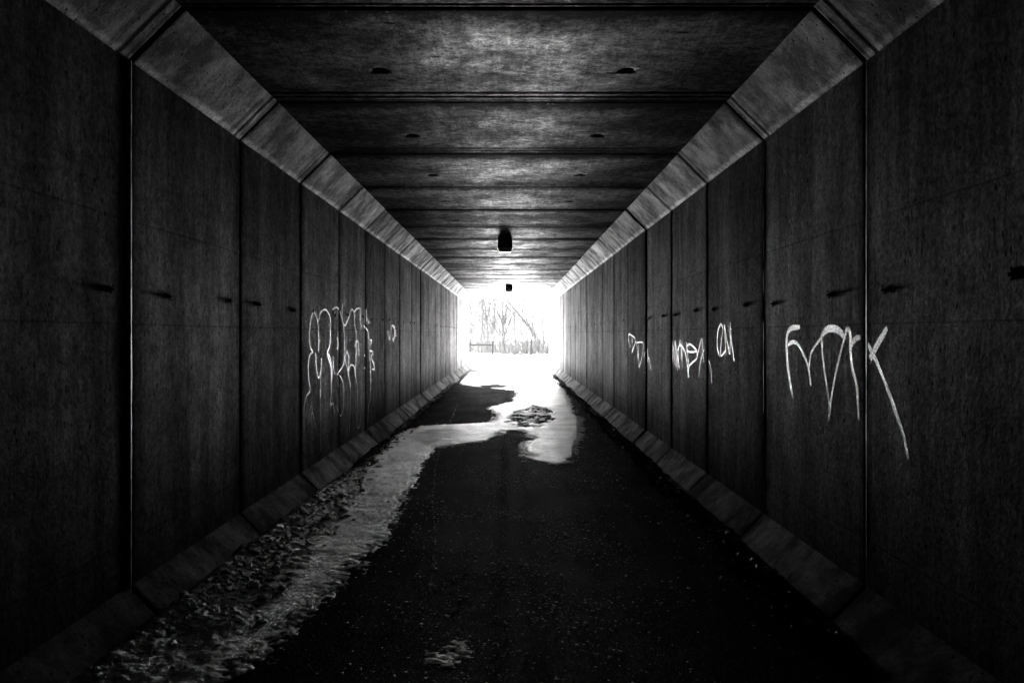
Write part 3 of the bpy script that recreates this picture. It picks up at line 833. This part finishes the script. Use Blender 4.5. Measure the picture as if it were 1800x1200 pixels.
# (e) snow crumbs and clods on the bank
n = 1100
y = rng.uniform(2.9, 8.5, n); x = XL + HB - .05 + rng.gamma(2.0, .13, n)
h = bank_h(x, y); m = (h > .012); x, y, h = x[m], y[m], h[m]
def lumps(pts, sizes, mat, name):
    import bmesh
    bm = bmesh.new(); bmesh.ops.create_icosphere(bm, subdivisions=2, radius=1)
    O = np.array([v.co[:] for v in bm.verts]); Ft = np.array([[v.index for v in f.verts] for f in bm.faces]); bm.free()
    n = len(pts); var = []
    for q in range(8):
        r = 1 + .55 * (fbm(O[:, 0] * 1.7 + q * 7 + 5, O[:, 1] * 1.7 + O[:, 2] * 2.1 + 9, 100 + q, 3) - .5) * 1.6
        var.append(O * r[:, None])
    var = np.array(var); W = var[rng.integers(0, 8, n)]
    a = rng.uniform(0, 6.28, n); c, s = np.cos(a)[:, None], np.sin(a)[:, None]
    sc = rng.uniform(.6, 1.5, (n, 1, 3)) * np.array([1, 1, .6])
    W = W * sc
    W = np.stack([W[..., 0] * c - W[..., 1] * s, W[..., 0] * s + W[..., 1] * c, W[..., 2]], -1) * sizes[:, None, None] + pts[:, None]
    Fc = (Ft[None] + (np.arange(n) * len(O))[:, None, None]).reshape(-1, 3)
    return obj(name, W.reshape(-1, 3), Fc, mat, smooth=True)
sz = np.minimum(rng.gamma(1.5, .005, len(x)) + .003, .03)
tag(lumps(np.stack([x, y, h], 1), sz, M['bank'], 'snow_clods'), 'frozen clods and crumbs of snow lying on the trodden bank', 'snow clods', kind='stuff')

# (f) dead leaves and dirt drifted against the right-hand foot of the wall, a little on the left
def leaves(n, xf, y0, y1, name, label):
    V = []; Fc = []
    for _ in range(n):
        y = y0 + (y1 - y0) * random.random() ** 1.5; x = xf(y); z = random.uniform(.004, .03)
        s = random.uniform(.010, .034); a = random.uniform(0, 6.28); tl = random.uniform(-.7, .7); tr_ = random.uniform(-.7, .7)
        b = len(V); c, si = math.cos(a), math.sin(a)
        for (u, v, w) in ((-1, 0, 0), (-.3, .5, .25), (.5, .42, .2), (1, 0, -.1), (.4, -.5, .3), (-.4, -.42, .15)):
            uu, vv, ww = u * s, v * s, w * s * .8 + u * s * tl * .5 + v * s * tr_
            V.append((x + uu * c - vv * si, y + uu * si + vv * c, max(.004, z + ww)))
        Fc += [(b, b + 1, b + 2, b + 3), (b, b + 3, b + 4, b + 5)]
    tag(obj(name, V, Fc, M['leaf']), label, 'leaf litter', kind='stuff')
FR = XR - HB
leaves(5200, lambda y: FR - abs(random.gauss(0, .085)) + .02 - (.05 * (math.sin(y * 1.9) + 1) * random.random()), 3.4, 26, 'leaf_litter', 'dark dead leaves drifted along the foot of the right wall')
leaves(1500, lambda y: XL + HB + abs(random.gauss(0, .10)) - .02, 8.0, 22, 'leaf_litter', 'dark leaf crumbs along the foot of the left wall past the snow')
def dirt_h(side):
    def f(X, Y):
        d = (FR + .02 - X) if side > 0 else (X - XL - HB + .02)
        w = .07 + .09 * (fbm(Y * 1.3 + side, Y * .2, 111, 4) - .3)
        return .022 * np.clip((w - d) / .07 + .9 * (fbm(X * 16, Y * 11, 113, 4, .6) - .5), -1, 1) + .010 * (fbm(X * 45, Y * 40, 115, 2) - .5)
    return f
N = NB('damp_soil'); P = N.pos(); n_ = N.noise(P, 30, 5, .7)
M['soil'] = N.fin(N.ramp(n_, .35, .7, .015, .09), .75, N.bump(n_, .8, .008))
tag(field(np.arange(FR - .32, FR + .10, .012), np.concatenate([np.arange(3, 12, .02), np.arange(12, 27, .06)]), dirt_h(1), M['soil'], 'dirt_strip'), 'line of dark dirt washed against the foot of the right wall', 'dirt', kind='stuff')
tag(field(np.arange(XL + HB - .1, XL + HB + .3, .012), np.arange(8.3, 24, .04), dirt_h(-1), M['soil'], 'dirt_strip'), 'line of dark dirt along the foot of the left wall beyond the snow bank', 'dirt', kind='stuff')

# ------------------------------------------------------------------ beyond the exit
# embankment over the tunnel (never seen from inside, it keeps the daylight out)
V = []; Fc = []
zt = ZC + .35; xa, xb = XL - .34, XR + .34; yb = Y_END - .02; ye = Y0 + K_BACK * S - 3
prof2 = [(-26, -.3), (xa - 2, 3.9), (xa, 4.3), (xb, 4.3), (xb + 2, 3.9), (26, -.3)]
for y in (ye, yb - 4.0):
    V += [(x, y, z + (.6 if y < yb - 3 else 0)) for x, z in prof2]
V += [(-26, yb + 3, -.3), (xa - 2, yb - .5, 3.4), (xa, yb, 3.5), (xb, yb, 3.5), (xb + 2, yb - .5, 3.4), (26, yb + 3, -.3)]
for r in range(2):
    for q in range(5): Fc.append((r * 6 + q, r * 6 + q + 1, r * 6 + 7 + q, r * 6 + 6 + q))
Fc.append((0, 5, 4, 3, 2, 1))
tag(obj('embankment', V, Fc, M['earth']), kind='structure')
# added unseen flared walls and slopes, there to shade the snow before the mouth
for side, x0 in ((-1, XL - .05), (1, XR + .05)):
    L = 11.0; fl = math.tan(math.radians(17)); V = []; Fc = []
    p0 = (x0, yb + .32); p1 = (x0 + side * L * fl, yb + .32 + L); nx_, ny_ = side * .29, -.08
    for (p, zt_) in ((p0, 4.35), (p1, 3.6)):
        for (ox, oz) in ((0, -.4), (1, -.4), (1, zt_), (0, zt_)): V.append((p[0] + nx_ * ox, p[1] + ny_ * ox, oz))
    Fc = [(0, 1, 2, 3), (7, 6, 5, 4), (0, 4, 5, 1), (1, 5, 6, 2), (2, 6, 7, 3), (3, 7, 4, 0)]
    w = obj('shade_wall', V, Fc, M['shell']); tag(w, 'added concrete shade wall flaring out on the %s of the far mouth' % ('left' if side < 0 else 'right'), 'retaining wall', 'added shade walls of the far mouth')
    V = []; Fc = []; q0 = (p0[0] + side * .30, p0[1]); q1 = (p1[0] + side * .30, p1[1])
    V = [(q0[0], q0[1], 4.25), (q0[0] + side * 4, q0[1] - .5, 4.6), (q0[0] + side * 20, q0[1], -.3), (q1[0], q1[1], 3.5), (q1[0] + side * 3, q1[1] + 1, 3.3), (q1[0] + side * 14, q1[1] + 2, -.3), (q1[0], q1[1] + 3.5, -.3), (q1[0] + side * 5, q1[1] + 6, -.3)]
    Fc = [(0, 1, 4, 3), (1, 2, 5, 4), (3, 4, 7, 6), (4, 5, 7)]
    tag(obj('embankment', V, Fc, M['earth']), kind='structure')  # added unseen slope, part of the same sun screen
V = []; Fc = []
box(V, Fc, XL - 3.2, XL - .30, yb, yb + .3, -.3, 3.5); box(V, Fc, XR + .30, XR + 3.2, yb, yb + .3, -.3, 3.5)
box(V, Fc, XL - .299, XR + .299, yb + .002, yb + .3, ZC + .05, 3.5)
obj('headwall', V, Fc, M['shell'], tunnel)['label'] = 'concrete face around the far mouth'

def gz(px, py): return floor_pt(px, py)
# posts and gate
def bar(name, p0, p1, r, parent, n=8, mat='steel'):
    V = []; Fc = []; tube(V, Fc, [p0, p1], [r, r], n); return obj(name, V, Fc, M[mat], parent)
x, y = gz(866, 629.5)
g = empty('barrier_gate', (x, y, 0)); tag(g, 'dark single-bar barrier with its upright post, standing in the snow left of the exit', 'barrier')
bar('post', (0, 0, -.1), (.01, 0, 1.06), .065, g); bar('cap', (.01, 0, 1.06), (.01, 0, 1.075), .072, g)
bar('rail', (-.03, 0, .80), (-1.9, .02, .81), .05, g); bar('end_post', (-1.34, .02, -.1), (-1.36, .02, 1.40), .035, g)
x, y = gz(933.5, 626)
g = empty('bollard', (x, y, 0)); tag(g, 'thin dark upright post alone in the snow, right of the middle of the exit', 'post')
bar('post', (0, 0, -.1), (.01, 0, 1.08), .06, g)
for z in (.62,): bar('band', (z * .01, 0, z), (z * .01, 0, z + .035), .063, g)

# bare trees
def grow(V, Fc, p, d, L, r, lev, rnd, minr=.013, up=.12):
    n = 3; pts = [p]; rr = [r]; q = np.array(p, float); dd = np.array(d, float)
    for i in range(n):
        dd = dd + np.array([rnd.uniform(-.16, .16), rnd.uniform(-.16, .16), up * rnd.uniform(0, 1)]); dd /= np.linalg.norm(dd)
        q = q + dd * L / n; pts.append(q.copy()); rr.append(max(r * (1 - .5 * (i + 1) / n), minr))
    tube(V, Fc, pts, rr, 6 if lev == 0 else 4 if lev == 1 else 3, cap=False)
    if lev >= 4: return
    for i in range(rnd.randint(3, 4) if lev < 3 else 3):
        t = rnd.uniform(.35, 1.0) if lev else rnd.uniform(.4, 1)
        k = min(int(t * n), n - 1); f = t * n - k; s = pts[k] * (1 - f) + pts[k + 1] * f if k < n else pts[-1]
        a = rnd.uniform(0, 6.28); sp = rnd.uniform(.35, .75)
        nd = dd + sp * np.array([math.cos(a), math.sin(a), rnd.uniform(-.1, .5)]); nd /= np.linalg.norm(nd)
        grow(V, Fc, s, nd, L * rnd.uniform(.5, .75), max(rr[k] * rnd.uniform(.45, .65), minr), lev + 1, rnd, minr, up)
def tree(x, y, h, r, label, group=None, lean=(0, 0), seed=0, forks=None, kids=9):
    rnd = random.Random(seed)
    t = empty('bare_tree', (x, y, -.05)); tag(t, label, 'tree', group)
    V = []; Fc = []; pts = []; rr = []; q = np.array([0, 0, 0.]); n = 7; hh = h * (.45 if forks else .92)
    for i in range(n + 1):
        f = i / n; pts.append(np.array([lean[0] * f ** 1.2 * hh + rnd.uniform(-.03, .03) * h * .12, lean[1] * f * hh, hh * f])); rr.append(r * (1 - .75 * f * (hh / h)))
    tube(V, Fc, pts, rr, 8)
    o = obj('trunk', V, Fc, M['bark'], t, smooth=True)
    V = []; Fc = []
    if forks:
        for (dx, dz, L) in forks: grow(V, Fc, pts[-1], np.array([dx, rnd.uniform(-.1, .1), dz]) / math.hypot(dx, dz), L, rr[-1] * .85, 1, rnd)
    for i in range(kids):
        f = rnd.uniform(.25, 1.0); k = min(int(f * n), n - 1); a = rnd.uniform(0, 6.28)
        grow(V, Fc, pts[k], np.array([math.cos(a) * .7 + lean[0], math.sin(a) * .5, 1.0]) / 1.3, h * rnd.uniform(.18, .34), rr[k] * .45, 2, rnd)
    obj('branches', V, Fc, M['bark'], t)
    return t
def at(px, dist): return (px - VPX) * dist / F_PX
tree(at(884, 54), 54, 5.0, .16, 'bare tree forking low into a wide V, between the two posts', seed=3, forks=[(-.45, 1, 2.6), (.25, 1, 2.6), (.02, 1, 2.8)], kids=6)
tree(at(960, 56), 56, 5.0, .13, 'bare tree leaning hard to the left behind the right side of the exit', seed=5, lean=(-.75, 0), kids=8)
tree(at(949, 60), 60, 4.8, .10, 'slimmer leaning bare tree close beside the hard-leaning one', seed=6, lean=(-.45, 0), kids=7)
tree(at(984, 52), 52, 5.6, .14, 'bare tree at the right edge of the exit reaching a long bough inward', seed=9, lean=(-.1, 0), forks=[(-1.3, .7, 2.2), (-.5, 1, 2.0)], kids=5)
tree(at(905, 66), 66, 4.4, .09, 'low bare tree with dense twigs in the middle of the exit', seed=12, kids=10)
tree(at(848, 57), 57, 5.3, .11, 'bare tree with a straight trunk, tallest of those behind the barrier rail', seed=15, kids=9)
rt = random.Random(44)
for i in range(20):
    d = rt.uniform(60, 84); px = rt.uniform(808, 990)
    tree(at(px, d), d, rt.uniform(4.2, 6.4) * d / 70, rt.uniform(.07, .13), 'thin pale bare tree in the thicket beyond the snow', 'thin trees of the far thicket', lean=(rt.uniform(-.12, .12), 0), seed=100 + i, kids=11)
# undergrowth
V = []; Fc = []; rb = random.Random(5)
for i in range(3200):
    y = rb.uniform(51, 84) if i % 2 else rb.uniform(51, 58); x = at(rb.uniform(795, 1000), y); h = rb.uniform(.4, 2.6) * rb.uniform(.5, 1); l = rb.uniform(-.35, .35)
    m_ = (x + l * h * .5 + rb.uniform(-.08, .08), y, h * .55); r_ = rb.uniform(.010, .026)
    tube(V, Fc, [(x, y, -.15), m_, (x + l * h, y, h)], [r_, r_ * .7, r_ * .3], 3, cap=False)
tag(obj('undergrowth', V, Fc, M['brush']), 'pale leafless undergrowth under the trees', 'undergrowth', kind='stuff')
V = []; Fc = []
for i in range(60):
    a = rb.uniform(0, 6.28); L = rb.uniform(.2, .55); p1 = (math.cos(a) * L * .6, math.sin(a) * L * .3, rb.uniform(.2, .6)); p2 = (math.cos(a) * L, math.sin(a) * L * .4, rb.uniform(.3, .85))
    tube(V, Fc, [(0, 0, 0), p1, p2], [.012, .010, .004], 4, cap=False)
o = obj('shrub', V, Fc, M['bark']); o.location = (at(904, 50), 50, 0)
tag(o, 'small bare shrub with bent twigs in the middle of the exit', 'shrub')
print('tris', sum(len(o.data.polygons) for o in bpy.data.objects if o.type == 'MESH'))
